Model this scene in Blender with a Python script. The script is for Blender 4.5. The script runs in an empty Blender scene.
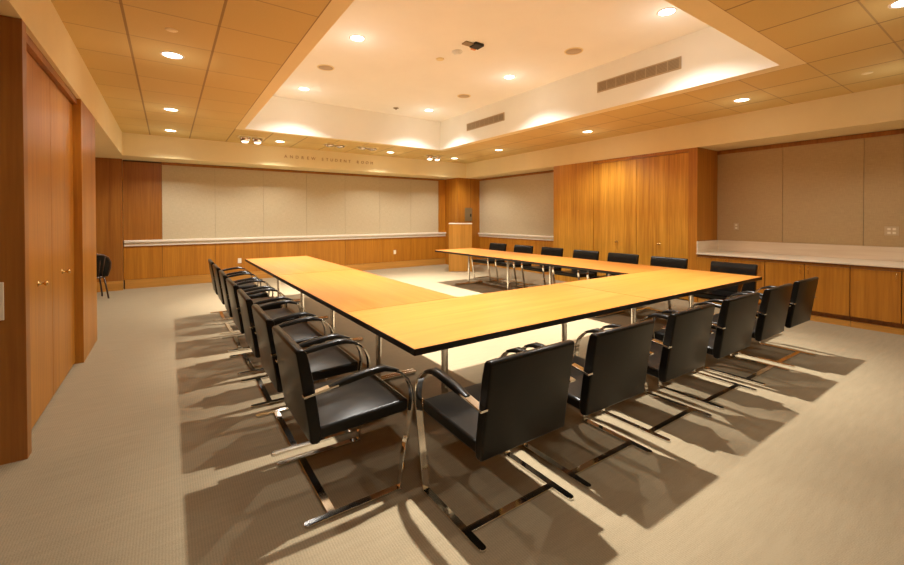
import bpy, bmesh, math, random
from mathutils import Vector, Matrix
random.seed(7)
sc = bpy.context.scene
COL = sc.collection
PI = math.pi

# ------------------------------------------------------------------ materials
def new_mat(name):
    m = bpy.data.materials.new(name); m.use_nodes = True
    nt = m.node_tree; b = nt.nodes['Principled BSDF']
    return m, nt, b

def coords(nt, scale, rnd=True):
    """object coordinates, shifted per object so that repeats do not share one figure"""
    tc = nt.nodes.new('ShaderNodeTexCoord')
    mp = nt.nodes.new('ShaderNodeMapping'); mp.inputs['Scale'].default_value = scale
    if rnd:
        oi = nt.nodes.new('ShaderNodeObjectInfo')
        mu = nt.nodes.new('ShaderNodeVectorMath'); mu.operation = 'SCALE'; mu.inputs['Scale'].default_value = 17.0
        cb = nt.nodes.new('ShaderNodeCombineXYZ')
        for k in range(3): nt.links.new(oi.outputs['Random'], cb.inputs[k])
        nt.links.new(cb.outputs[0], mu.inputs[0])
        ad = nt.nodes.new('ShaderNodeVectorMath'); ad.operation = 'ADD'
        nt.links.new(tc.outputs['Object'], ad.inputs[0]); nt.links.new(mu.outputs[0], ad.inputs[1])
        nt.links.new(ad.outputs[0], mp.inputs['Vector'])
    else:
        nt.links.new(tc.outputs['Object'], mp.inputs['Vector'])
    return mp.outputs['Vector']

def noise(nt, vec, scale=1.0, detail=4.0, rough=.55):
    n = nt.nodes.new('ShaderNodeTexNoise'); n.inputs['Scale'].default_value = scale
    n.inputs['Detail'].default_value = detail; n.inputs['Roughness'].default_value = rough
    nt.links.new(vec, n.inputs['Vector']); return n.outputs['Fac']

def ramp(nt, fac, stops):
    r = nt.nodes.new('ShaderNodeValToRGB'); e = r.color_ramp.elements
    while len(e) < len(stops): e.new(.5)
    for i, (p, c) in enumerate(stops):
        e[i].position = p; e[i].color = (*c, 1)
    nt.links.new(fac, r.inputs['Fac']); return r.outputs['Color']

def mix(nt, a, b, fac, mode='MIX'):
    m = nt.nodes.new('ShaderNodeMix'); m.data_type = 'RGBA'; m.blend_type = mode
    if isinstance(fac, float): m.inputs[0].default_value = fac
    else: nt.links.new(fac, m.inputs[0])
    nt.links.new(a, m.inputs[6])
    if isinstance(b, tuple): m.inputs[7].default_value = (*b, 1)
    else: nt.links.new(b, m.inputs[7])
    return m.outputs[2]

def bump(nt, b, h, strength, dist=.002):
    bn = nt.nodes.new('ShaderNodeBump'); bn.inputs['Strength'].default_value = strength
    bn.inputs['Distance'].default_value = dist
    nt.links.new(h, bn.inputs['Height']); nt.links.new(bn.outputs[0], b.inputs['Normal'])

def wood(name, dark, mid, light, axis='z', rough=.38, ribbon=.35):
    m, nt, b = new_mat(name)
    def sc3(a, l):
        return tuple(l if k == axis else a for k in 'xyz')
    fine = noise(nt, coords(nt, sc3(38, 1.3)), 1.0, 5, .6)
    wide = noise(nt, coords(nt, sc3(7.5, .16)), 1.0, 2, .5)
    c1 = ramp(nt, fine, [(.30, dark), (.52, mid), (.75, light)])
    c2 = ramp(nt, wide, [(.33, dark), (.5, mid), (.66, light)])
    c = mix(nt, c1, c2, ribbon)
    nt.links.new(c, b.inputs['Base Color'])
    b.inputs['Roughness'].default_value = rough
    bump(nt, b, fine, .05, .001)
    return m

def plain(name, col, rough=.5, metal=0., spec=.5, var=.0, vscale=8.):
    m, nt, b = new_mat(name)
    b.inputs['Roughness'].default_value = rough; b.inputs['Metallic'].default_value = metal
    b.inputs['Specular IOR Level'].default_value = spec
    f = noise(nt, coords(nt, (vscale,)*3), 1.0, 3)
    lo = tuple(max(0, c*(1-var)) for c in col); hi = tuple(min(1, c*(1+var)) for c in col)
    nt.links.new(ramp(nt, f, [(.3, lo), (.7, hi)]), b.inputs['Base Color'])
    return m

def emit(name, col, st):
    m, nt, b = new_mat(name)
    b.inputs['Base Color'].default_value = (*col, 1)
    b.inputs['Emission Color'].default_value = (*col, 1); b.inputs['Emission Strength'].default_value = st
    return m

M = {}
M['panel'] = wood('veneer_panel', (.32,.110,.007), (.43,.166,.013), (.54,.228,.022), 'z')
M['panel_l'] = wood('veneer_cabinet', (.36,.138,.011), (.56,.255,.024), (.74,.38,.048), 'z', ribbon=.38)
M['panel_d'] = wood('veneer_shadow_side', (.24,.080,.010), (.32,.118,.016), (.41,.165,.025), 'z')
M['base_x'] = wood('veneer_plinth_x', (.40,.18,.030), (.50,.235,.042), (.60,.295,.06), 'x')
M['base_y'] = wood('veneer_plinth_y', (.40,.18,.030), (.50,.235,.042), (.60,.295,.06), 'y')
M['top_x'] = wood('table_veneer_x', (.345,.122,.016), (.425,.165,.024), (.49,.218,.038), 'x', rough=.34, ribbon=.3)
M['top_y'] = wood('table_veneer_y', (.315,.097,.011), (.39,.132,.017), (.45,.175,.028), 'y', rough=.34, ribbon=.3)
M['lectern'] = wood('lectern_veneer', (.42,.185,.022), (.54,.25,.036), (.64,.32,.055), 'z')
M['edge'] = plain('black_edge', (.012,.008,.005), .4)
M['leather'] = None
M['chrome'] = plain('chrome', (.72,.70,.67), .09, 1.0)
M['brass'] = plain('brass', (.80,.58,.25), .22, 1.0)
M['paint'] = plain('painted_plaster', (.84,.73,.43), .7, 0, .25, .02, 3)
M['paint_w'] = plain('tray_plaster', (.88,.89,.84), .75, 0, .2, .015, 2)
M['stone_rail'] = plain('cream_rail', (.78,.71,.58), .45, 0, .4, .03, 10)
M['plate'] = plain('ivory_plastic', (.80,.72,.55), .4, 0, .5)
M['plate_tan'] = plain('tan_plastic', (.55,.43,.26), .45, 0, .5)
M['grille'] = plain('grille_tan', (.50,.40,.26), .6)
M['grille_dark'] = plain('grille_dark', (.30,.23,.14), .7)
M['black'] = plain('black_metal', (.015,.012,.010), .45, .2)
M['steel'] = plain('bronze_plate', (.30,.23,.13), .4, .6)
M['dark_gap'] = plain('shadow_gap', (.06,.028,.010), .8)
M['letter'] = plain('bronze_letters', (.42,.25,.09), .5, .1)
M['seam_fabric'] = plain('seam_fabric', (.30,.24,.165), .9)
M['dark_wood'] = wood('dark_stained_wood', (.035,.016,.008), (.06,.028,.013), (.09,.045,.02), 'z', rough=.3)
M['lamp'] = emit('lamp_glow', (1.0,.90,.70), 9.0)
M['lamp_big'] = emit('lamp_glow_tray', (1.0,.93,.78), 14.0)
M['lamp_dim'] = emit('lamp_glow_spot', (1.0,.92,.75), 4.0)
M['white_ring'] = plain('white_trim', (.80,.72,.60), .5)
M['orange'] = plain('orange_tag', (.75,.28,.05), .5)

# leather
m, nt, b = new_mat('black_leather')
f = noise(nt, coords(nt, (60,)*3), 1.0, 3); g = noise(nt, coords(nt, (5,)*3), 1.0, 2)
nt.links.new(ramp(nt, g, [(.3, (.0045,.0036,.0027)), (.7, (.0085,.0068,.005))]), b.inputs['Base Color'])
b.inputs['Roughness'].default_value = .28; b.inputs['Specular IOR Level'].default_value = .22
bump(nt, b, f, .10, .001); M['leather'] = m

# carpet
m, nt, b = new_mat('woven_carpet')
rib = nt.nodes.new('ShaderNodeTexWave'); rib.inputs['Scale'].default_value = 1.0
rib.bands_direction = 'X'; rib.inputs['Distortion'].default_value = 1.2; rib.inputs['Detail'].default_value = 1
nt.links.new(coords(nt, (26, 6, 1), False), rib.inputs['Vector'])
st = noise(nt, coords(nt, (4, 30, 1), False), 1.0, 4, .6)
fn = noise(nt, coords(nt, (170, 170, 1), False), 1.0, 2, .6)
c = ramp(nt, st, [(.3, (.290,.226,.138)), (.7, (.352,.280,.175))])
c = mix(nt, c, ramp(nt, fn, [(.3, (.255,.198,.119)), (.7, (.395,.315,.202))]), .45)
c = mix(nt, c, ramp(nt, rib.outputs['Fac'], [(.2, (.86,.86,.86)), (.8, (1,1,1))]), .7, 'MULTIPLY')
nt.links.new(c, b.inputs['Base Color']); b.inputs['Roughness'].default_value = .95
b.inputs['Specular IOR Level'].default_value = .1
bump(nt, b, fn, .5, .004); M['carpet'] = m

# wall fabric
def fabric(name, lo, hi):
    m, nt, b = new_mat(name)
    w1 = noise(nt, coords(nt, (150, 150, 12), False), 1.0, 2); w2 = noise(nt, coords(nt, (10, 10, 150), False), 1.0, 2)
    c = mix(nt, ramp(nt, w1, [(.3, lo), (.7, hi)]), ramp(nt, w2, [(.3, lo), (.7, hi)]), .5)
    nt.links.new(c, b.inputs['Base Color']); b.inputs['Roughness'].default_value = .9; b.inputs['Specular IOR Level'].default_value = .15
    return m
M['fabric'] = fabric('wall_fabric', (.45,.37,.235), (.585,.49,.325))
M['fabric_warm_light'] = fabric('wall_fabric_warm_light', (.43,.31,.16), (.54,.395,.21))  # same cloth as the back wall, dimmer warmer light put into the colour

# travertine
m, nt, b = new_mat('travertine')
t1 = noise(nt, coords(nt, (2.2, 1.2, 22)), 1.0, 5); t2 = noise(nt, coords(nt, (1.2, 1.2, 1.2)), 1.0, 2)
c = mix(nt, ramp(nt, t1, [(.3, (.66,.53,.36)), (.7, (.84,.73,.56))]), ramp(nt, t2, [(.3, (.70,.57,.40)), (.7, (.84,.73,.57))]), .45)
nt.links.new(c, b.inputs['Base Color']); b.inputs['Roughness'].default_value = .3; M['stone'] = m

# ceiling tiles: grid lines every .65 by .64 m
m, nt, b = new_mat('ceiling_tile')
tc = nt.nodes.new('ShaderNodeTexCoord'); sx = nt.nodes.new('ShaderNodeSeparateXYZ')
nt.links.new(tc.outputs['Object'], sx.inputs[0])
def mth(op, a, bb=None):
    n = nt.nodes.new('ShaderNodeMath'); n.operation = op
    for k, v in enumerate((a, bb)):
        if v is None: continue
        if isinstance(v, (int, float)): n.inputs[k].default_value = v
        else: nt.links.new(v, n.inputs[k])
    return n.outputs[0]
def grid_line(sock, phase, pitch, w):
    u = mth('FRACT', mth('DIVIDE', mth('SUBTRACT', sock, phase - 100*pitch), pitch))
    d = mth('MINIMUM', u, mth('SUBTRACT', 1.0, u))
    return mth('LESS_THAN', d, w/pitch/2)
lx = grid_line(sx.outputs[0], -1.40, .655, .020); ly = grid_line(sx.outputs[1], -.51, .64, .014)
cell = nt.nodes.new('ShaderNodeTexWhiteNoise'); cell.noise_dimensions = '2D'
cv = nt.nodes.new('ShaderNodeCombineXYZ')
nt.links.new(mth('FLOOR', mth('DIVIDE', mth('SUBTRACT', sx.outputs[0], -1.40), .655)), cv.inputs[0])
nt.links.new(mth('FLOOR', mth('DIVIDE', mth('SUBTRACT', sx.outputs[1], -.51), .64)), cv.inputs[1])
nt.links.new(cv.outputs[0], cell.inputs['Vector'])
base = ramp(nt, cell.outputs['Value'], [(0, (.67,.51,.205)), (1, (.70,.53,.215))])
sp = noise(nt, coords(nt, (90, 90, 90), False), 1.0, 2)
base = mix(nt, base, ramp(nt, sp, [(.35, (.93,.93,.93)), (.6, (1,1,1))]), .5, 'MULTIPLY')
base = mix(nt, base, (.36,.24,.125), mth('MULTIPLY', ly, .6))
base = mix(nt, base, (.27,.165,.075), mth('MULTIPLY', lx, .75))
nt.links.new(base, b.inputs['Base Color']); b.inputs['Roughness'].default_value = .8; b.inputs['Specular IOR Level'].default_value = .2
M['tile'] = m

# ------------------------------------------------------------------ mesh helpers
def bm_new(): return bmesh.new()

def box(bm, x0, x1, y0, y1, z0, z1, bev=0., seg=2, mi=0):
    r = bmesh.ops.create_cube(bm, size=1.0)
    vs = r['verts']
    for v in vs:
        v.co = Vector(((x0+x1)/2 + v.co.x*(x1-x0), (y0+y1)/2 + v.co.y*(y1-y0), (z0+z1)/2 + v.co.z*(z1-z0)))
    fs = list({f for v in vs for f in v.link_faces})
    for f in fs: f.material_index = mi
    if bev > 0:
        es = list({e for v in vs for e in v.link_edges})
        bmesh.ops.bevel(bm, geom=es, offset=bev, segments=seg, affect='EDGES', profile=.5)
    return bm

def lathe(bm, prof, seg=24, cx=0, cy=0, mi=0, axis='z'):
    """revolve a profile of (r, h) about z; closed at r == 0 ends"""
    rings = []
    for r, h in prof:
        if r <= 1e-6:
            rings.append([bm.verts.new((cx, cy, h))])
        else:
            rings.append([bm.verts.new((cx + r*math.cos(2*PI*k/seg), cy + r*math.sin(2*PI*k/seg), h)) for k in range(seg)])
    for a, c in zip(rings, rings[1:]):
        for k in range(seg):
            k2 = (k+1) % seg
            if len(a) == 1 and len(c) == 1: continue
            if len(a) == 1: f = bm.faces.new((a[0], c[k], c[k2]))
            elif len(c) == 1: f = bm.faces.new((a[k], a[k2], c[0]))
            else: f = bm.faces.new((a[k], a[k2], c[k2], c[k]))
            f.material_index = mi; f.smooth = True
    return bm

def tube(bm, pts, r, seg=12, mi=0):
    pts = [Vector(p) for p in pts]; rings = []
    up = Vector((0, 0, 1))
    for i, p in enumerate(pts):
        t = (pts[min(i+1, len(pts)-1)] - pts[max(i-1, 0)]).normalized()
        ref = up if abs(t.dot(up)) < .95 else Vector((1, 0, 0))
        u = t.cross(ref).normalized(); v = u.cross(t)
        rings.append([bm.verts.new(p + r*(u*math.cos(2*PI*k/seg) + v*math.sin(2*PI*k/seg))) for k in range(seg)])
    for a, c in zip(rings, rings[1:]):
        for k in range(seg):
            f = bm.faces.new((a[k], a[(k+1) % seg], c[(k+1) % seg], c[k])); f.smooth = True; f.material_index = mi
    bm.faces.new(rings[0][::-1]); bm.faces.new(rings[-1])
    return bm

def strip(bm, path, x0, x1, th, mi=0, smooth=True):
    """a flat bar: a band of width x0..x1 following path [(y, z)], th thick"""
    n = len(path); off = []
    for i in range(n):
        a = Vector(path[max(i-1, 0)]); c = Vector(path[min(i+1, n-1)])
        t = (c-a).normalized(); nr = Vector((-t.y, t.x))*th/2
        p = Vector(path[i]); off.append((p+nr, p-nr))
    rows = []
    for a, c in off:
        rows.append([bm.verts.new((x0, a.x, a.y)), bm.verts.new((x1, a.x, a.y)), bm.verts.new((x1, c.x, c.y)), bm.verts.new((x0, c.x, c.y))])
    for a, c in zip(rows, rows[1:]):
        for k in range(4):
            f = bm.faces.new((a[k], a[(k+1) % 4], c[(k+1) % 4], c[k])); f.material_index = mi
            f.smooth = False
    bm.faces.new(rows[0][::-1]); bm.faces.new(rows[-1])
    return bm

def make(name, bm, mats, parent=None, loc=None, kind=None, smooth_angle=None, bevel=None):
    bmesh.ops.recalc_face_normals(bm, faces=bm.faces[:])
    me = bpy.data.meshes.new(name); bm.to_mesh(me); bm.free()
    if not isinstance(mats, (list, tuple)): mats = [mats]
    for mm in mats: me.materials.append(mm)
    if smooth_angle is not None:
        for p in me.polygons: p.use_smooth = True
        me.set_sharp_from_angle(angle=math.radians(smooth_angle))
    o = bpy.data.objects.new(name, me); COL.objects.link(o)
    if loc is not None: o.location = loc
    if parent is not None: o.parent = parent
    if kind: o['kind'] = kind
    if bevel:
        md = o.modifiers.new('bevel', 'BEVEL'); md.width = bevel; md.segments = 2; md.limit_method = 'ANGLE'
    return o

def tag(o, label, cat, group=None, kind=None):
    o['label'] = label; o['category'] = cat
    if group: o['group'] = group
    if kind: o['kind'] = kind
    return o

def thing(name, label, cat, loc=(0, 0, 0), rz=0, group=None):
    o = bpy.data.objects.new(name, None); COL.objects.link(o)
    o.location = loc; o.rotation_euler = (0, 0, rz); o.empty_display_size = .1
    return tag(o, label, cat, group)

def copy_tree(o, parent=None):
    c = o.copy(); COL.objects.link(c)
    if parent is not None: c.parent = parent
    for ch in list(o.children): copy_tree(ch, c)
    return c

def bx(name, x0, x1, y0, y1, z0, z1, mat, parent=None, bev=0., kind=None):
    """box part; coordinates are world ones, made local to the parent's base"""
    d = parent.location if parent is not None else Vector((0, 0, 0))
    bm = box(bm_new(), x0-d[0], x1-d[0], y0-d[1], y1-d[1], z0-d[2], z1-d[2], bev)
    return make(name, bm, mat, parent, kind=kind)

# ------------------------------------------------------------------ room constants (metres)
ZS, ZC, ZT = 2.6614, 3.10, 3.78          # soffit underside, tile ceiling, tray ceiling
XL, XR, YB = -1.83, 6.333, 8.063         # fascia planes
YW = 8.82                                # back wall
TX0, TX1, TY0, TY1 = .05, 4.32, -.325, 6.40   # ceiling tray opening
YN = -4.6                                # wall behind the camera
WR1, WR2 = 6.90, 7.10                    # right wall behind lectern side / above counter

# ------------------------------------------------------------------ setting
bx('floor', -3.4, 7.6, YN-.1, YW+.1, -.1, 0, M['carpet'], kind='structure')

bm = bm_new()
def quad(bm, pts, mi):
    f = bm.faces.new([bm.verts.new(p) for p in pts]); f.material_index = mi
def ring(bm, o, i, z, mi):
    ox0, ox1, oy0, oy1 = o; ix0, ix1, iy0, iy1 = i
    quad(bm, [(ox0,oy0,z),(ix0,oy0,z),(ix0,oy1,z),(ox0,oy1,z)], mi)
    quad(bm, [(ix1,oy0,z),(ox1,oy0,z),(ox1,oy1,z),(ix1,oy1,z)], mi)
    quad(bm, [(ix0,oy0,z),(ix1,oy0,z),(ix1,iy0,z),(ix0,iy0,z)], mi)
    quad(bm, [(ix0,iy1,z),(ix1,iy1,z),(ix1,oy1,z),(ix0,oy1,z)], mi)
BD = (-.09, 4.495, -.51, 6.53)
ring(bm, (-3.4, 7.6, YN-.1, YW+.1), BD, ZC, 0)
ring(bm, BD, (TX0, TX1, TY0, TY1), ZC, 1)
for a, c in (((TX0,TY0),(TX1,TY0)), ((TX1,TY0),(TX1,TY1)), ((TX1,TY1),(TX0,TY1)), ((TX0,TY1),(TX0,TY0))):
    quad(bm, [(*a,ZC),(*c,ZC),(*c,ZT),(*a,ZT)], 2)
quad(bm, [(TX0,TY0,ZT),(TX1,TY0,ZT),(TX1,TY1,ZT),(TX0,TY1,ZT)], 2)
make('ceiling', bm, [M['tile'], M['paint'], M['paint_w']], kind='structure')

# soffits (dropped bulkheads along three sides)
bx('trim_1', -3.4, XL, YN, YW, ZS, ZC, M['paint'], kind='structure')
bx('trim_2', XL, XR, YB, YW, ZS, ZC, M['paint'], kind='structure')
bx('trim_3', XR, 7.6, YN, YW, ZS, ZC, M['paint'], kind='structure')

# walls
wb = bx('wall_back', -3.4, 7.6, YW, YW+.1, 0, ZC, M['paint'], kind='structure')
bx('wall_front', -3.4, 7.6, YN-.1, YN, 0, ZC, M['paint'], kind='structure')
wl = bx('wall_left', -3.4, -3.2, YN, YW, 0, ZC, M['panel_d'], kind='structure')
wr = bx('wall_right', WR2, 7.6, YN, 1.5, 0, ZS, M['paint'], kind='structure')
wr1 = bx('wall_right_far', WR1, 7.6, 4.4, YW, 0, ZS, M['paint'], kind='structure')

def panels(name, parent, axis, plane, cuts, z0, z1, mat, gap=.006, th=.02, sign=-1):
    for a, c in zip(cuts, cuts[1:]):
        lo, hi = min(a, c)+gap/2, max(a, c)-gap/2
        p0, p1 = sorted((plane, plane+sign*th))
        if axis == 'x': bx(name, lo, hi, p0, p1, z0, z1, mat, parent)
        else: bx(name, p0, p1, lo, hi, z0, z1, mat, parent)

# back wall: backing for the shadow gaps, fabric, wood and wainscot panels
bx('backing', -1.88, 6.06, YW-.004, YW+.004, 0, ZS, M['dark_gap'], wb)
bx('seam_backing', -1.22, 5.80, YW-.012, YW-.005, 1.0, 2.6, M['seam_fabric'], wb)
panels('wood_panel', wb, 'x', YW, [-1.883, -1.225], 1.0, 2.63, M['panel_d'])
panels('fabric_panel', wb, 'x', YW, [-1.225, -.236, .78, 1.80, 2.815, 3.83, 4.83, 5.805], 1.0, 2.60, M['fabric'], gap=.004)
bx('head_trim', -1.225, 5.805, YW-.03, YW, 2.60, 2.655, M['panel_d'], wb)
panels('wood_panel', wb, 'x', YW, [5.805, 6.07], .9, 2.65, M['panel'])
panels('wainscot_panel', wb, 'x', YW, [-1.883, -1.225, -.236, .78, 1.80, 2.815, 3.83, 4.83, 6.07], .19, .90, M['panel'])
bx('baseboard_back', -1.86, 6.06, YW-.03, YW, 0, .185, M['base_x'], kind='structure')
# chair rail of the back wall, two steps
bm = bm_new(); box(bm, -1.87, 6.06, YW-.085, YW, .955, 1.005, .006); box(bm, -1.87, 6.06, YW-.05, YW, .88, .954, .006)
make('trim_4', bm, M['stone_rail'], kind='structure')
# pier closing the alcove on the left
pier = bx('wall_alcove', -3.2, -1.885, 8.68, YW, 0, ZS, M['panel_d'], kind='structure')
bx('baseboard_alcove', -3.2, -1.88, 8.655, 8.68, 0, .19, M['base_x'], kind='structure')
# corner column
colm = bx('wall_column', 6.06, WR1, 8.10, YW, 0, ZS, M['panel'], kind='structure')
bx('baseboard_column', 6.05, WR1, 8.075, 8.10, 0, .185, M['base_x'], kind='structure')
bx('seam', 6.52, 6.526, 8.097, 8.101, .19, ZS, M['dark_gap'], colm)
# right wall, far bay
bx('backing', WR1-.004, WR1+.004, 4.5, 8.10, 0, ZS, M['dark_gap'], wr1)
panels('fabric_panel', wr1, 'y', WR1, [4.5, 8.10], .98, 2.60, M['fabric'], gap=.004)
bx('head_trim', WR1-.03, WR1, 4.5, 8.10, 2.60, 2.655, M['panel_d'], wr1)
panels('wainscot_panel', wr1, 'y', WR1, [4.5, 5.2, 6.15, 7.1, 8.10], .19, .90, M['panel'])
bx('baseboard_right', WR1-.03, WR1, 4.5, 8.10, 0, .185, M['base_y'], kind='structure')
bm = bm_new(); box(bm, WR1-.085, WR1, 4.5, 8.10, .945, .99, .006); box(bm, WR1-.05, WR1, 4.5, 8.10, .875, .944, .006)
make('trim_5', bm, M['stone_rail'], kind='structure')
# right wall, near bay above the counter
bx('backing', WR2-.004, WR2+.004, YN, 1.42, .9, ZS, M['seam_fabric'], wr)
panels('fabric_panel', wr, 'y', WR2, [1.43, .466, -.479, -1.43, -2.38, -3.33, YN+.02], 1.03, 2.59, M['fabric_warm_light'], gap=.005)
bx('head_trim', WR2-.03, WR2, YN, 1.43, 2.59, 2.655, M['panel_d'], wr)

# ------------------------------------------------------------------ left built-in wardrobe
def knob(parent, x, y, z, dx):
    bm = bm_new()
    prof = [(0, 0), (.022, 0), (.022, .004), (.008, .006), (.007, .03), (.016, .036), (.019, .046), (.014, .054), (0, .056)]
    lathe(bm, prof, 16)
    ro = Matrix.Rotation(PI/2*dx, 4, 'Y')
    bmesh.ops.transform(bm, matrix=ro, verts=bm.verts)
    d = parent.parent.location if parent.parent else Vector((0,0,0))
    o = make('knob', bm, M['brass'], parent); o.location = (x-d[0], y-d[1], z-d[2])
    return o

lw = thing('wall_cabinet', 'tall honey wood built-in cupboard on the left wall with two doors and brass knobs', 'cupboard', (-2.4, 3.0, 0))
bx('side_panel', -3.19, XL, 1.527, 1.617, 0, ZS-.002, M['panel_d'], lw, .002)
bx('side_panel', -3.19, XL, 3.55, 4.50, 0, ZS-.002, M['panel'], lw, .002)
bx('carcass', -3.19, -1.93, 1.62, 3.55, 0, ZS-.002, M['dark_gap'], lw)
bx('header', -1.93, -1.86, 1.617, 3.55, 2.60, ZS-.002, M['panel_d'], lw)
for a, c, ky in ((1.62, 2.60, 2.16), (2.606, 3.548, 2.98)):
    dr = bx('door', -1.93, -1.895, a, c, .02, 2.595, M['panel'], lw, .002)
    knob(dr, -1.895, ky, .99, 1)
pl = thing('switch_plate', 'cream wall plate at the left picture edge on the dark end of the cupboard', 'switch', (-1.975, 1.527, .97))
bx('cover', -2.03, -1.92, 1.519, 1.527, .86, 1.085, M['plate'], pl, .003)
bx('toggle', -1.985, -1.965, 1.512, 1.519, .95, 1.0, M['plate'], pl, .002)

# ------------------------------------------------------------------ right tall cupboard
rw = thing('wall_cabinet', 'tall golden wood built-in cupboard on the right wall beside the counter', 'cupboard', (6.7, 3.0, 0))
bx('side_panel', XR+.002, 7.09, 3.53, 4.62, 0, ZS-.002, M['panel_l'], rw, .002)
bx('side_panel', XR+.002, 7.09, 1.43, 1.575, 0, ZS-.002, M['panel'], rw, .002)
bx('carcass', XR+.06, 7.09, 1.575, 3.53, 0, ZS-.002, M['dark_gap'], rw)
bx('header', XR+.012, XR+.06, 1.575, 3.53, 2.60, ZS-.002, M['panel'], rw)
for a, c, ky in ((1.578, 2.545, 2.10), (2.551, 3.527, 2.97)):
    dr = bx('door', XR+.022, XR+.06, a, c, .02, 2.595, M['panel_l'], rw, .002)
    knob(dr, XR+.022, ky, .975, -1)

# ------------------------------------------------------------------ counter with base cupboards
def base_unit(y0, y1, label):
    t = thing('base_cabinet', label, 'cabinet', (6.7, (y0+y1)/2, 0), 0, 'base cabinets under the stone counter')
    bx('carcass', 6.345, 7.095, y0+.002, y1-.002, .14, .83, M['dark_gap'], t)
    bx('plinth', 6.352, 7.0, y0+.002, y1-.002, 0, .075, M['base_y'], t)
    bx('toe_recess', 6.40, 7.0, y0+.002, y1-.002, .075, .14, M['panel_d'], t)
    bx('top_rail', 6.322, 6.345, y0+.003, y1-.003, .79, .83, M['panel_d'], t)
    ym = (y0+y1)/2
    for a, c, hy in ((y0, ym, ym-.045), (ym, y1, ym+.045)):
        dr = bx('door', 6.322, 6.345, a+.004, c-.004, .145, .785, M['panel'], t, .002)
        d = t.location
        bm = bm_new()
        tube(bm, [(6.322-d[0], hy-d[1], .66), (6.296-d[0], hy-d[1], .665), (6.294-d[0], hy-d[1], .70), (6.294-d[0], hy-d[1], .735), (6.296-d[0], hy-d[1], .755), (6.322-d[0], hy-d[1], .76)], .004, 8)
        make('handle', bm, M['brass'], dr)
    return t
base_unit(.452, 1.428, 'honey wood base cabinet beside the tall cupboard, behind the right corner of the table')
base_unit(-.495, .452, 'honey wood base cabinet with a pair of handles, behind the rightmost black chairs')
base_unit(-1.43, -.495, 'honey wood base cabinet under the counter at the right picture edge')
ct = thing('countertop', 'long cream travertine counter with upstand over the wood base cabinets', 'counter', (6.7, 0, .83))
bx('slab', 6.292, 7.075, -1.43, 1.426, .832, .857, M['stone'], ct, .003)
bx('upstand', 7.055, 7.076, -1.43, 1.426, .858, 1.05, M['stone'], ct, .002)
bx('side_upstand', 6.31, 7.054, 1.405, 1.426, .858, 1.05, M['stone'], ct, .002)

# ------------------------------------------------------------------ tables
def table_unit(label, x0, x1, y0, y1, along, legs):
    t = thing('conference_table', label, 'table', ((x0+x1)/2, (y0+y1)/2, 0), 0, 'tables set in a u shape')
    d = t.location
    bm = bm_new(); box(bm, x0+.004-d[0], x1-.004-d[0], y0+.004-d[1], y1-.004-d[1], .700, .735)
    top = make('tabletop', bm, M['top_'+along], t)
    bm = bm_new(); e = .0005
    o = (x0+e-d[0], x1-e-d[0], y0+e-d[1], y1-e-d[1])
    box(bm, o[0], o[1], o[2], o[2]+.0038, .697, .7335); box(bm, o[0], o[1], o[3]-.0038, o[3], .697, .7335)
    box(bm, o[0], o[0]+.0038, o[2], o[3], .697, .7335); box(bm, o[1]-.0038, o[1], o[2], o[3], .697, .7335)
    make('edge_band', bm, M['edge'], top)
    bm = bm_new(); box(bm, x0+.32-d[0], x1-.32-d[0], y0+.32-d[1], y1-.32-d[1], .685, .6995)
    make('underframe', bm, M['edge'], t)
    for lx, ly in legs:
        ux, uy = lx-d[0], ly-d[1]
        bm = bm_new()
        lathe(bm, [(0, .03), (.024, .03), (.024, .672), (.07, .674), (.07, .6845), (0, .6845)], 20, ux, uy)
        lg = make('leg', bm, M['chrome'], t, smooth_angle=40)
        bm = bm_new()
        for s in (-.021, .021):
            if along == 'y': pts = [(ux-.36, uy+s, .019), (ux-.345, uy+s, .019), (ux+.345, uy+s, .019), (ux+.36, uy+s, .019)]
            else: pts = [(ux+s, uy-.36, .019), (ux+s, uy-.345, .019), (ux+s, uy+.345, .019), (ux+s, uy+.36, .019)]
            tube(bm, pts, .017, 14)
        make('foot', bm, M['chrome'], lg, smooth_angle=40)
    return t
W2 = 1.088
table_unit('orange wood conference table at the near left corner of the u shape', 0, 2.433, 0, W2, 'x', [(.505, .46), (1.83, .50)])
table_unit('orange wood conference table at the right corner, nearest the stone counter', 2.433, 4.866, 0, W2, 'x', [(2.93, .50), (4.18, .50)])
table_unit('orange wood conference table in the left arm, joined to the near corner table', 0, 1.063, W2, 3.58, 'y', [(.42, 1.40), (.42, 2.66)])
table_unit('orange wood conference table at the free end of the left arm, toward the back wall', 0, 1.063, 3.58, 6.087, 'y', [(.42, 3.95), (.42, 5.45)])
table_unit('orange wood conference table in the right arm, joined to the right corner table', 3.803, 4.866, W2, 3.45, 'y', [(4.33, 1.75), (4.33, 2.91)])
table_unit('orange wood conference table at the free end of the right arm, by the lectern', 3.803, 4.866, 3.45, 5.823, 'y', [(4.33, 3.99), (4.33, 5.26)])

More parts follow.
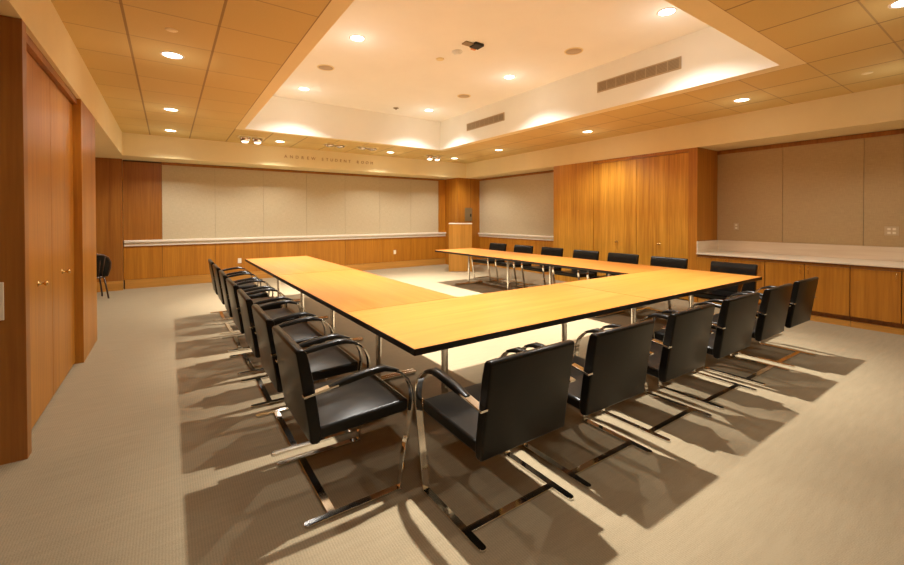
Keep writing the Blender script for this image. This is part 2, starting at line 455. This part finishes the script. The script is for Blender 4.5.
# ------------------------------------------------------------------ cantilever armchair (faces +y; the table edge is y = +.30)
S = -.30      # the drawing below is measured from the table edge; S moves it to the chair's middle
def arc(cy, cz, r, a0, a1, n):
    return [(cy + r*math.cos(math.radians(a0+(a1-a0)*k/n)), cz + r*math.sin(math.radians(a0+(a1-a0)*k/n))) for k in range(n+1)]
def sh(p): return [(y-S, z) for y, z in p]
def make_chair(name):
    t = bpy.data.objects.new(name, None); COL.objects.link(t); t.empty_display_size = .1
    up = [(-.100, .012), (-.078, .16), (-.050, .30), (-.030, .40), (-.022, .46)]
    bend = [(-.022, .50), (-.030, .545), (-.052, .59), (-.088, .628), (-.135, .655), (-.19, .668), (-.24, .668)]
    armp = [(-.30, .662), (-.42, .645), (-.50, .634), (-.60, .620)]
    for s in (-1, 1):
        x0, x1 = s*.293-.020, s*.293+.020
        bm = bm_new()
        strip(bm, sh(up+bend+armp), x0, x1, .011)
        # floor runner with a rounded rear tip
        rear, front = -.600, -.090
        for zz in (0,):
            outline = [(x0, front), (x1, front)] + [(s*.293+.020*math.cos(a), rear+.020+.020*math.sin(a)) for a in [-PI*k/8 for k in range(9)]]
            lo = [bm.verts.new((x, y-S, .001)) for x, y in outline]; hi = [bm.verts.new((x, y-S, .013)) for x, y in outline]
            bm.faces.new(lo[::-1]); bm.faces.new(hi)
            for k in range(len(lo)):
                k2 = (k+1) % len(lo); bm.faces.new((lo[k], lo[k2], hi[k2], hi[k]))
        make('side_frame', bm, M['chrome'], t, smooth_angle=35, bevel=.0015)
        # leather arm pad wrapped over the bend and the arm
        bm = bm_new()
        pad = [(-.105, .640), (-.135, .655), (-.19, .668), (-.24, .668)] + [(-.30, .662), (-.40, .648), (-.475, .6375)]
        n = len(pad); rows = []
        for i, p in enumerate(pad):
            a = Vector(pad[max(i-1, 0)]); c = Vector(pad[min(i+1, n-1)]); tt = (c-a).normalized()
            nr = Vector((tt.y, -tt.x))             # outward/up side
            if nr.y < 0: nr = -nr
            w = .0225 if 0 < i < n-1 else .017
            h = .020 if 1 < i < n-1 else .010
            pv = Vector(p)
            prof = [(-w, -.008), (-w, h*.55), (-w*.6, h), (w*.6, h), (w, h*.55), (w, -.008)]
            rows.append([bm.verts.new((s*.293+q[0], (pv+nr*q[1]).x-S, (pv+nr*q[1]).y)) for q in prof])
        for a, c in zip(rows, rows[1:]):
            for k in range(6):
                bm.faces.new((a[k], a[(k+1) % 6], c[(k+1) % 6], c[k]))
        bm.faces.new(rows[0][::-1]); bm.faces.new(rows[-1])
        make('arm_pad', bm, M['leather'], t, smooth_angle=60)
    bm = bm_new(); box(bm, -.276, .276, -.482-S, -.442-S, .001, .013, .0015, 1)
    make('cross_bar', bm, M['chrome'], t)
    # seat: crowned cushion, slightly lower at the back
    bm = bm_new(); nx, ny = 10, 8; g = []
    for j in range(ny+1):
        row = []
        for i in range(nx+1):
            u, v = i/nx*2-1, j/ny
            y = -.520+.492*v; z = .440+.022*v + .016*(1-abs(u)**3)*math.sin(PI*min(1, v*.9+.1))**.6
            row.append(bm.verts.new((u*.2720, y-S, z)))
        g.append(row)
    lowz = lambda v: .382+.014*v
    gb = [[bm.verts.new(((i/nx*2-1)*.2710, -.520+.490*(j/ny)-S, lowz(j/ny))) for i in range(nx+1)] for j in range(ny+1)]
    for j in range(ny):
        for i in range(nx):
            bm.faces.new((g[j][i], g[j][i+1], g[j+1][i+1], g[j+1][i])); bm.faces.new((gb[j][i], gb[j+1][i], gb[j+1][i+1], gb[j][i+1]))
    for i in range(nx):
        bm.faces.new((g[0][i], gb[0][i], gb[0][i+1], g[0][i+1])); bm.faces.new((g[ny][i], g[ny][i+1], gb[ny][i+1], gb[ny][i]))
    for j in range(ny):
        bm.faces.new((g[j][0], g[j+1][0], gb[j+1][0], gb[j][0])); bm.faces.new((g[j][nx], gb[j][nx], gb[j+1][nx], g[j+1][nx]))
    make('seat', bm, M['leather'], t, smooth_angle=50, bevel=.012)
    # backrest: thick leaning slab with a gently dished front
    prof = [(-.512, .375), (-.506, .42), (-.520, .52), (-.537, .64), (-.565, .76), (-.580, .822), (-.592, .838), (-.618, .840), (-.629, .828), (-.612, .72), (-.590, .58), (-.566, .42), (-.562, .378), (-.55, .368), (-.524, .366)]
    bm = bm_new()
    xs = [-.2785, -.263, 0, .263, .2785]; rows = []
    cy = sum(p[0] for p in prof)/len(prof); cz = sum(p[1] for p in prof)/len(prof)
    for x in xs:
        k = .985 if abs(x) > .265 else 1.0
        rows.append([bm.verts.new((x, (p[0] if k == 1 else p[0] + (.004 if p[0] < -.55 else -.004)*1.0)-S, cz+(p[1]-cz)*k)) for p in prof])
    for a, c in zip(rows, rows[1:]):
        for k in range(len(prof)):
            k2 = (k+1) % len(prof); bm.faces.new((a[k], a[k2], c[k2], c[k]))
    bm.faces.new(rows[0][::-1]); bm.faces.new(rows[-1])
    make('backrest', bm, M['leather'], t, smooth_angle=38, bevel=.006)
    return t

LEFT_Y = [.292, 1.01, 1.785, 2.59, 3.38, 4.18, 5.00]
FRONT_X = [.303, 1.045, 1.85, 2.65, 3.44, 4.19]
RIGHT_Y = [.465, 1.37, 2.175, 2.985, 3.86, 4.71, 5.58]
ordn = ['nearest the camera', 'second from the camera', 'third from the camera', 'fourth from the camera', 'fifth from the camera', 'sixth from the camera', 'farthest from the camera']
spots = []
for i, y in enumerate(LEFT_Y):
    spots.append((-.30, y, -PI/2, f'black leather armchair along the left side of the table, {ordn[i]}', 'armchairs along the left side of the table'))
fl = ['leftmost at the table corner', 'second from the left', 'third from the left', 'fourth from the left', 'fifth from the left', 'rightmost of the row']
for i, x in enumerate(FRONT_X):
    spots.append((x, -.30, 0, f'black leather armchair in the front row, back to camera, {fl[i]}', 'armchairs along the front of the table'))
rl = ['nearest the stone counter', 'second from the stone counter', 'third from the stone counter', 'middle one of seven', 'third from the lectern', 'second from the lectern', 'nearest the lectern']
RIGHT_X = [4.95, 5.00, 5.04, 5.09, 5.14, 5.16, 5.16]
for i, y in enumerate(RIGHT_Y):
    spots.append((RIGHT_X[i], y, PI/2, f'black leather armchair behind the right table arm, {rl[i]}', 'armchairs along the far right side of the table'))
proto = make_chair('cantilever_armchair')
for k, (x, y, rz, lab, grp) in enumerate(spots):
    o = proto if k == 0 else copy_tree(proto)
    o.location = (x, y, 0); o.rotation_euler = (0, 0, rz + (random.uniform(-1, 1)*.02 if k not in (0, 7) else 0))
    tag(o, lab, 'chair', grp)

# ------------------------------------------------------------------ dark hoop-back chair in the alcove
ch = thing('hoop_back_chair', 'dark wooden chair with rounded slatted back standing in the left alcove behind the cupboard', 'chair', (-2.255, 7.85, 0), math.radians(20)); ch.scale = (.86, .86, .90)
bm = bm_new(); lathe(bm, [(0, .42), (.21, .42), (.225, .435), (.21, .455), (0, .45)], 24); make('seat', bm, M['dark_wood'], ch)
bm = bm_new()
hoop = [(-.20, -.16, .45), (-.245, -.18, .60), (-.25, -.20, .72), (-.20, -.225, .83), (-.11, -.24, .885), (0, -.245, .90), (.11, -.24, .885), (.20, -.225, .83), (.25, -.20, .72), (.245, -.18, .60), (.20, -.16, .45)]
tube(bm, hoop, .021, 10); make('back_hoop', bm, M['dark_wood'], ch)
bm = bm_new(); vs = [bm.verts.new((p[0]*.93, p[1]-.012, .45+(p[2]-.45)*.97)) for p in hoop]; bm.faces.new(vs)
bmesh.ops.solidify(bm, geom=bm.faces[:], thickness=.02); make('back_pad', bm, M['leather'], ch)
for x in (-.13, -.065, 0, .065, .13):
    bm = bm_new(); tube(bm, [(x*.8, -.17, .45), (x, -.205, .66), (x*1.15, -.235, .875 - abs(x)*.25)], .011, 8); make('spindle', bm, M['dark_wood'], ch)
for sx in (-1, 1):
    for sy in (-1, 1):
        bm = bm_new(); tube(bm, [(sx*.15, sy*.15, .43), (sx*.185, sy*.18, .2), (sx*.21, sy*.21, 0)], .016, 10); make('leg', bm, M['dark_wood'], ch)
    bm = bm_new(); tube(bm, [(sx*.25, -.19, .68), (sx*.29, -.02, .675), (sx*.29, .12, .67)], .016, 10); make('armrest', bm, M['dark_wood'], ch)
    bm = bm_new(); tube(bm, [(sx*.28, .09, .67), (sx*.20, .07, .44)], .011, 8); make('arm_post', bm, M['dark_wood'], ch)

# ------------------------------------------------------------------ lectern
lec = thing('lectern', 'golden wood box lectern with a flat pale-edged top, standing in front of the corner column', 'lectern', (5.575, 7.31, 0), math.radians(-36))
bm = bm_new(); box(bm, -.315, .315, -.28, .28, 0, 1.285, .004); make('body', bm, M['lectern'], lec)
bm = bm_new(); box(bm, -.322, .322, -.287, .287, 1.285, 1.31, .003); make('top', bm, M['stone_rail'], lec)

# ------------------------------------------------------------------ lights
LC = (1.0, .96, .89)
def spot_lamp(name, loc, power, half=58, blend=.35, rad=.045, aim=None):
    li = bpy.data.lights.new(name, 'SPOT'); li.energy = power; li.color = LC
    li.spot_size = math.radians(2*half); li.spot_blend = blend; li.shadow_soft_size = rad
    o = bpy.data.objects.new(name, li); COL.objects.link(o); o.location = loc
    if aim is not None:
        o.rotation_euler = (Vector(aim)-Vector(loc)).to_track_quat('-Z', 'Y').to_euler()
    return o

def glow(name, loc, power):  # point light added below a downlight to brighten the ceiling around it
    li = bpy.data.lights.new(name, 'POINT'); li.energy = power; li.color = LC; li.shadow_soft_size = .07
    o = bpy.data.objects.new(name, li); COL.objects.link(o); o.location = loc

def make_downlight(name, r, lampmat):
    t = bpy.data.objects.new(name, None); COL.objects.link(t); t.empty_display_size = .05
    bm = bm_new(); lathe(bm, [(r*.82, .0), (r*.86, -.006), (r, -.005), (r+.004, 0), (r*.82, 0)], 32); make('trim_ring', bm, M['white_ring'], t)
    bm = bm_new(); lathe(bm, [(0, -.003), (r*.6, -.0028), (r*.83, -.002), (r*.83, -.0005), (0, -.0005)], 32); make('lens', bm, lampmat, t)
    return t
dl0 = make_downlight('recessed_downlight', .10, M['lamp_big'])
first = True
tray = [(.91, .48, 'left side, nearest the camera'), (.91, 3.10, 'left side, middle'), (.91, 5.63, 'left side, far end'),
        (3.53, .48, 'right side, nearest the camera'), (3.53, 3.08, 'right side, middle'), (3.53, 5.62, 'right side, far end')]
for x, y, w in tray:
    o = dl0 if first else copy_tree(dl0); first = False
    o.location = (x, y, ZT); tag(o, f'bright round downlight in the raised tray ceiling, {w}', 'ceiling light', 'downlights in the tray ceiling')
    spot_lamp('tray_lamp', (x, y, ZT-.02), 80, 54, 1.0, .04); spot_lamp('tray_core', (x, y, ZT-.025), (1150 if y < 1 else 1450), 34, 1.0, .04); spot_lamp('tray_wash', (x, y, ZT-.03), 140, 64, .6, .05); glow('tray_fill_glow', (x, y, ZT-.42), 1.8); glow('tray_fill_halo', (x, y, ZT-.09), .4)
dl1 = make_downlight('recessed_downlight', .10, M['lamp'])
first = True
per = [(-1.07, .47, 'over the left cupboard, nearest the camera'), (-1.07, 3.03, 'in the left strip, largest one in view'), (-1.07, 5.54, 'in the left strip, second from the back'), (-1.07, 7.35, 'in the left strip, closest to the back wall'),
       (.867, 7.383, 'in the back strip above the lettering'), (3.475, 7.383, 'in the back strip, right of its middle'),
       (5.49, -1.0, 'in the right strip above the near end of the counter'), (5.49, .462, 'in the right strip, largest one in view'), (5.48, 3.024, 'in the right strip above the tall cupboard'), (5.49, 5.593, 'right strip, second from the back'), (5.40, 7.34, 'right strip, far back corner'),
       (3.52, -1.36, 'at the upper right picture corner'), (.87, -1.36, 'in the near strip above the camera side of the table')]
for x, y, w in per:
    if y < -.9 and x != 3.52:                    # these stand outside the picture: the lamp only
        spot_lamp('ceiling_lamp', (x, y, ZC-.02), 45 if x > 5 else 35, 64, .5, .05); glow('ceiling_fill_glow', (x, y, ZC-.35), 1.5); continue
    o = dl1 if first else copy_tree(dl1); first = False
    o.location = (x, y, ZC); tag(o, f'small round downlight in the tiled ceiling, {w}', 'ceiling light', 'downlights in the tiled ceiling')
    spot_lamp('ceiling_lamp', (x, y, ZC-.02), 175 if y > 7 else 125 if (x > 5 and 2.5 < y < 4) else 36 if x > 5 else 45, 66, .6, .05); glow('ceiling_fill_glow', (x, y, ZC-.35), 1.5)
for x, y in ((-1.07, -2.1), (-1.07, -3.6), (2.2, -3.2), (5.49, -3.2)):
    spot_lamp('ceiling_lamp', (x, y, ZC-.02), 40, 62, .5, .05)

def make_twin(name):
    t = bpy.data.objects.new(name, None); COL.objects.link(t); t.empty_display_size = .05
    bm = bm_new(); box(bm, -.24, .24, -.13, .13, -.012, -.001, .003); make('cover', bm, M['paint'], t)
    for s in (-1, 1):
        bm = bm_new(); lathe(bm, [(.05, -.012), (.105, -.014), (.115, -.03), (.09, -.05), (.055, -.052), (.05, -.012)], 24, s*.115, 0); lh = make('lamp_head', bm, M['chrome'], t)
        bm = bm_new(); lathe(bm, [(0, -.046), (.05, -.044), (.055, -.04), (0, -.03)], 20, s*.115, 0); make('lens', bm, M['grille_dark'], lh)
    return t
def make_eyeballs(name):
    t = bpy.data.objects.new(name, None); COL.objects.link(t); t.empty_display_size = .05
    bm = bm_new(); box(bm, -.24, .24, -.13, .13, -.012, -.001, .003); make('cover', bm, M['paint'], t)
    for s in (-1, 1):
        prof = [(.098, -.012)] + [(.10*math.cos(a), -.02-.105*math.sin(a)) for a in [PI/2*k/9 for k in range(6)]]
        bm = bm_new(); lathe(bm, prof, 24, s*.115, 0); lh = make('lamp_head', bm, M['chrome'], t)
        bm = bm_new(); lathe(bm, [(0, -.123), (.04, -.122), (.06, -.108), (.063, -.098), (0, -.09)], 20, s*.115, 0); make('lens', bm, M['lamp_dim'], lh)
    return t
tw = make_twin('twin_spotlight'); tw2 = make_eyeballs('twin_spotlight'); used = set()
for k, (x, y, w) in enumerate([(.28, 7.2, 'leftmost pair by the tray corner'), (1.97, 7.12, 'second pair from the left'), (2.72, 7.05, 'third pair from the left'), (4.66, 7.25, 'rightmost pair by the far tray corner')]):
    src = tw2 if k in (0, 3) else tw
    o = src if src.name not in used else copy_tree(src); used.add(src.name)
    o.location = (x, y, ZC); tag(o, f'twin chrome spotlight in the back ceiling strip, {w}', 'spotlight', 'twin spotlights by the back wall')

# ------------------------------------------------------------------ ceiling fittings
spk = None
for x, y, w in ((.90, 4.36, 'left side, between two downlights'), (3.55, 1.79, 'right side, above the long vent'), (3.54, 4.36, 'right side, toward the far end')):
    if spk is None:
        spk = bpy.data.objects.new('ceiling_speaker', None); COL.objects.link(spk); o = spk
        bm = bm_new(); lathe(bm, [(.105, 0), (.11, -.008), (.125, -.006), (.128, 0), (.105, 0)], 32); make('rim', bm, M['paint'], spk)
        bm = bm_new(); lathe(bm, [(0, -.006), (.108, -.005), (.108, -.001), (0, -.001)], 32); make('grille', bm, M['grille'], spk)
    else: o = copy_tree(spk)
    o.location = (x, y, ZT); tag(o, f'round tan speaker grille in the tray ceiling, {w}', 'speaker', 'speakers in the tray ceiling')

def vent(y0, y1, z0, z1, cells, label):
    t = thing('air_vent', label, 'air vent', (TX1, (y0+y1)/2, (z0+z1)/2), 0, 'air vents in the tray wall')
    bx('frame', TX1-.012, TX1-.001, y0, y1, z0, z1, M['grille'], t, .002)
    n = cells
    for k in range(n):
        a = y0+.02+(y1-y0-.04)*k/n+.008; c = y0+.02+(y1-y0-.04)*(k+1)/n-.008
        d = t.location; bm = bm_new()
        nb = 7
        for q in range(nb):
            zz = z0+.018+(z1-z0-.036)*(q+.15)/nb
            box(bm, TX1-.017-d[0], TX1-.011-d[0], a-d[1], c-d[1], zz-d[2], zz+.010-d[2])
        make('louver', bm, M['grille_dark'], t)
vent(.706, 1.962, 3.37, 3.53, 8, 'long tan air vent in the tray side wall, the nearer and larger one')
vent(4.077, 5.311, 3.365, 3.525, 8, 'long tan air vent in the tray side wall, the farther and smaller one')

pm = thing('projector_mount', 'small black bracket left on the middle of the tray ceiling with an orange tag', 'bracket', (2.27, 2.38, ZT))
bm = bm_new(); box(bm, -.04, .10, -.07, .07, -.035, 0, .004); make('plate', bm, M['black'], pm)
bm = bm_new(); box(bm, -.16, -.03, -.02, .08, -.02, -.002, .003); make('arm', bm, M['grille_dark'], pm)
bm = bm_new(); box(bm, .02, .09, .09, .125, -.03, -.002, .003); make('tag', bm, M['orange'], pm)
sd = thing('smoke_detector', 'small pale round smoke detector on the tray ceiling beside the black bracket', 'smoke detector', (2.22, 2.72, ZT))
bm = bm_new(); lathe(bm, [(0, -.05), (.035, -.05), (.05, -.035), (.055, -.012), (.075, -.01), (.075, 0), (0, 0)], 24); make('body', bm, M['paint_w'], sd)
cp = bm_new(); lathe(cp, [(0, -.012), (.05, -.012), (.06, 0), (0, 0)], 24)
tag(make('cover_plate', cp, M['paint'], loc=(2.17, 3.08, ZT)), 'flat pale cover disc on the tray ceiling beyond the smoke detector', 'cover plate')
sp_ = thing('sprinkler', 'tiny dark sprinkler head on the far part of the tray ceiling', 'sprinkler', (2.86, 5.86, ZT))
bm = bm_new(); lathe(bm, [(0, -.03), (.02, -.03), (.025, -.008), (.06, -.006), (.06, 0), (0, 0)], 20); make('body', bm, M['grille_dark'], sp_)
for x, y, w in ((-1.08, 2.364, 'in front of the left strip downlight'), (5.446, -.80, 'in the right strip near the upper right')):
    cvt = thing('ceiling_cover_plate', f'small tan cover disc on the tiled ceiling {w}', 'cover plate', (x, y, ZC))  # blank cover disc on the tiles, not an electrical outlet
    cp = bm_new(); lathe(cp, [(0, -.004), (.042, -.004), (.048, 0), (0, 0)], 24); make('disc', cp, M['paint'], cvt)

# ------------------------------------------------------------------ wall fittings
def outlet(label, x, y, z, facing, w=.075, h=.115, n=1, mat='plate'):
    t = thing('wall_outlet', label, 'outlet', (x, y, z))
    wv = w
    if facing == 'y':
        bx('cover', x-wv/2, x+wv/2, y-.008, y, z-h/2, z+h/2, M[mat], t, .002)
        for s in (-1, 1): bx('socket', x-.017, x+.017, y-.011, y-.008, z+s*.026-.015, z+s*.026+.015, M['stone_rail'], t, .003)
    else:
        bx('cover', x-.008, x, y-wv/2, y+wv/2, z-h/2, z+h/2, M[mat], t, .002)
        for k in range(n):
            yy = y + (k-(n-1)/2)*.05
            for s in (-1, 1): bx('socket', x-.011, x-.008, yy-.016, yy+.016, z+s*.026-.015, z+s*.026+.015, M['plate'], t, .003)
    return t
outlet('cream wall outlet low on the back wall just left of the table\'s far end', .255, YW-.02, .46, 'y')
outlet('cream wall outlet on the back wall wainscot between the table arms', 4.297, YW-.02, .464, 'y')
outlet('small tan outlet on the fabric wall above the left end of the counter', WR2-.02, 1.12, 1.30, 'x', .08, .125, 1, 'plate_tan')
outlet('double tan outlet on the fabric wall at the right picture edge above the counter', WR2-.02, -.76, 1.27, 'x', .14, .125, 2, 'plate_tan')
ic = thing('control_panel', 'square bronze control plate on the corner column above the lectern', 'control panel', (6.45, 8.10, 1.56))
bx('plate', 6.31, 6.58, 8.085, 8.10, 1.36, 1.76, M['steel'], ic, .003)
bx('button', 6.50, 6.55, 8.078, 8.085, 1.49, 1.58, M['black'], ic, .003)

# lettering on the back fascia: each letter is a part
lt = thing('wall_lettering', 'row of small bronze capital letters naming the room on the back fascia', 'lettering', (1.095, YB, 2.855))
dgl = None
for word, xa, xb in (('ANDREW', 0.0, .71), ('STUDENT', .85, 1.61), ('ROOM', 1.75, 2.21)):
    for q, chr_ in enumerate(word):
        cu = bpy.data.curves.new('letter_curve', 'FONT'); cu.body = chr_; cu.size = .098; cu.extrude = .004; cu.align_x = 'CENTER'
        tmp = bpy.data.objects.new('letter_tmp', cu); COL.objects.link(tmp); bpy.context.view_layer.update()
        me = bpy.data.meshes.new_from_object(tmp.evaluated_get(bpy.context.evaluated_depsgraph_get()))
        COL.objects.unlink(tmp); bpy.data.objects.remove(tmp); bpy.data.curves.remove(cu)
        me.name = 'letter'; me.materials.clear(); me.materials.append(M['letter'])
        lo = bpy.data.objects.new('letter', me); COL.objects.link(lo); lo.parent = lt
        lo.location = (xa + .04 + (xb-xa-.08)*q/(len(word)-1), -.005, 0); lo.rotation_euler = (PI/2, 0, 0)

# ------------------------------------------------------------------ world, camera, colour
w = bpy.data.worlds.new('world'); sc.world = w; w.use_nodes = True
w.node_tree.nodes['Background'].inputs[0].default_value = (.02, .015, .01, 1)
cam = bpy.data.cameras.new('camera'); co = bpy.data.objects.new('camera', cam); COL.objects.link(co)
cam.sensor_fit = 'HORIZONTAL'; cam.sensor_width = 36; cam.lens = 36*411.3036/904
cam.shift_y = -60.2539/904; cam.clip_start = .05
yw, pt, ro = .6036, .0113, -.0015
R_ = Vector((math.cos(yw), -math.sin(yw), 0)); F_ = Vector((math.sin(yw), math.cos(yw), 0)); U_ = Vector((0, 0, 1))
F2 = F_*math.cos(pt) - U_*math.sin(pt); U2 = U_*math.cos(pt) + F_*math.sin(pt)
R3 = R_*math.cos(ro) + U2*math.sin(ro); U3 = U2*math.cos(ro) - R_*math.sin(ro)
mw = Matrix((R3, U3, -F2)).transposed().to_4x4(); mw.translation = Vector((-1.1148, -1.9836, 1.4634))
co.matrix_world = mw
sc.camera = co
sc.view_settings.view_transform = 'Standard'; sc.view_settings.look = 'None'
sc.view_settings.exposure = 0.12
sc.cycles.use_denoising = True
sc.cycles.max_bounces = 10; sc.cycles.diffuse_bounces = 6; sc.cycles.glossy_bounces = 4
sc.cycles.sample_clamp_indirect = 5.0; sc.cycles.sample_clamp_direct = 12.0
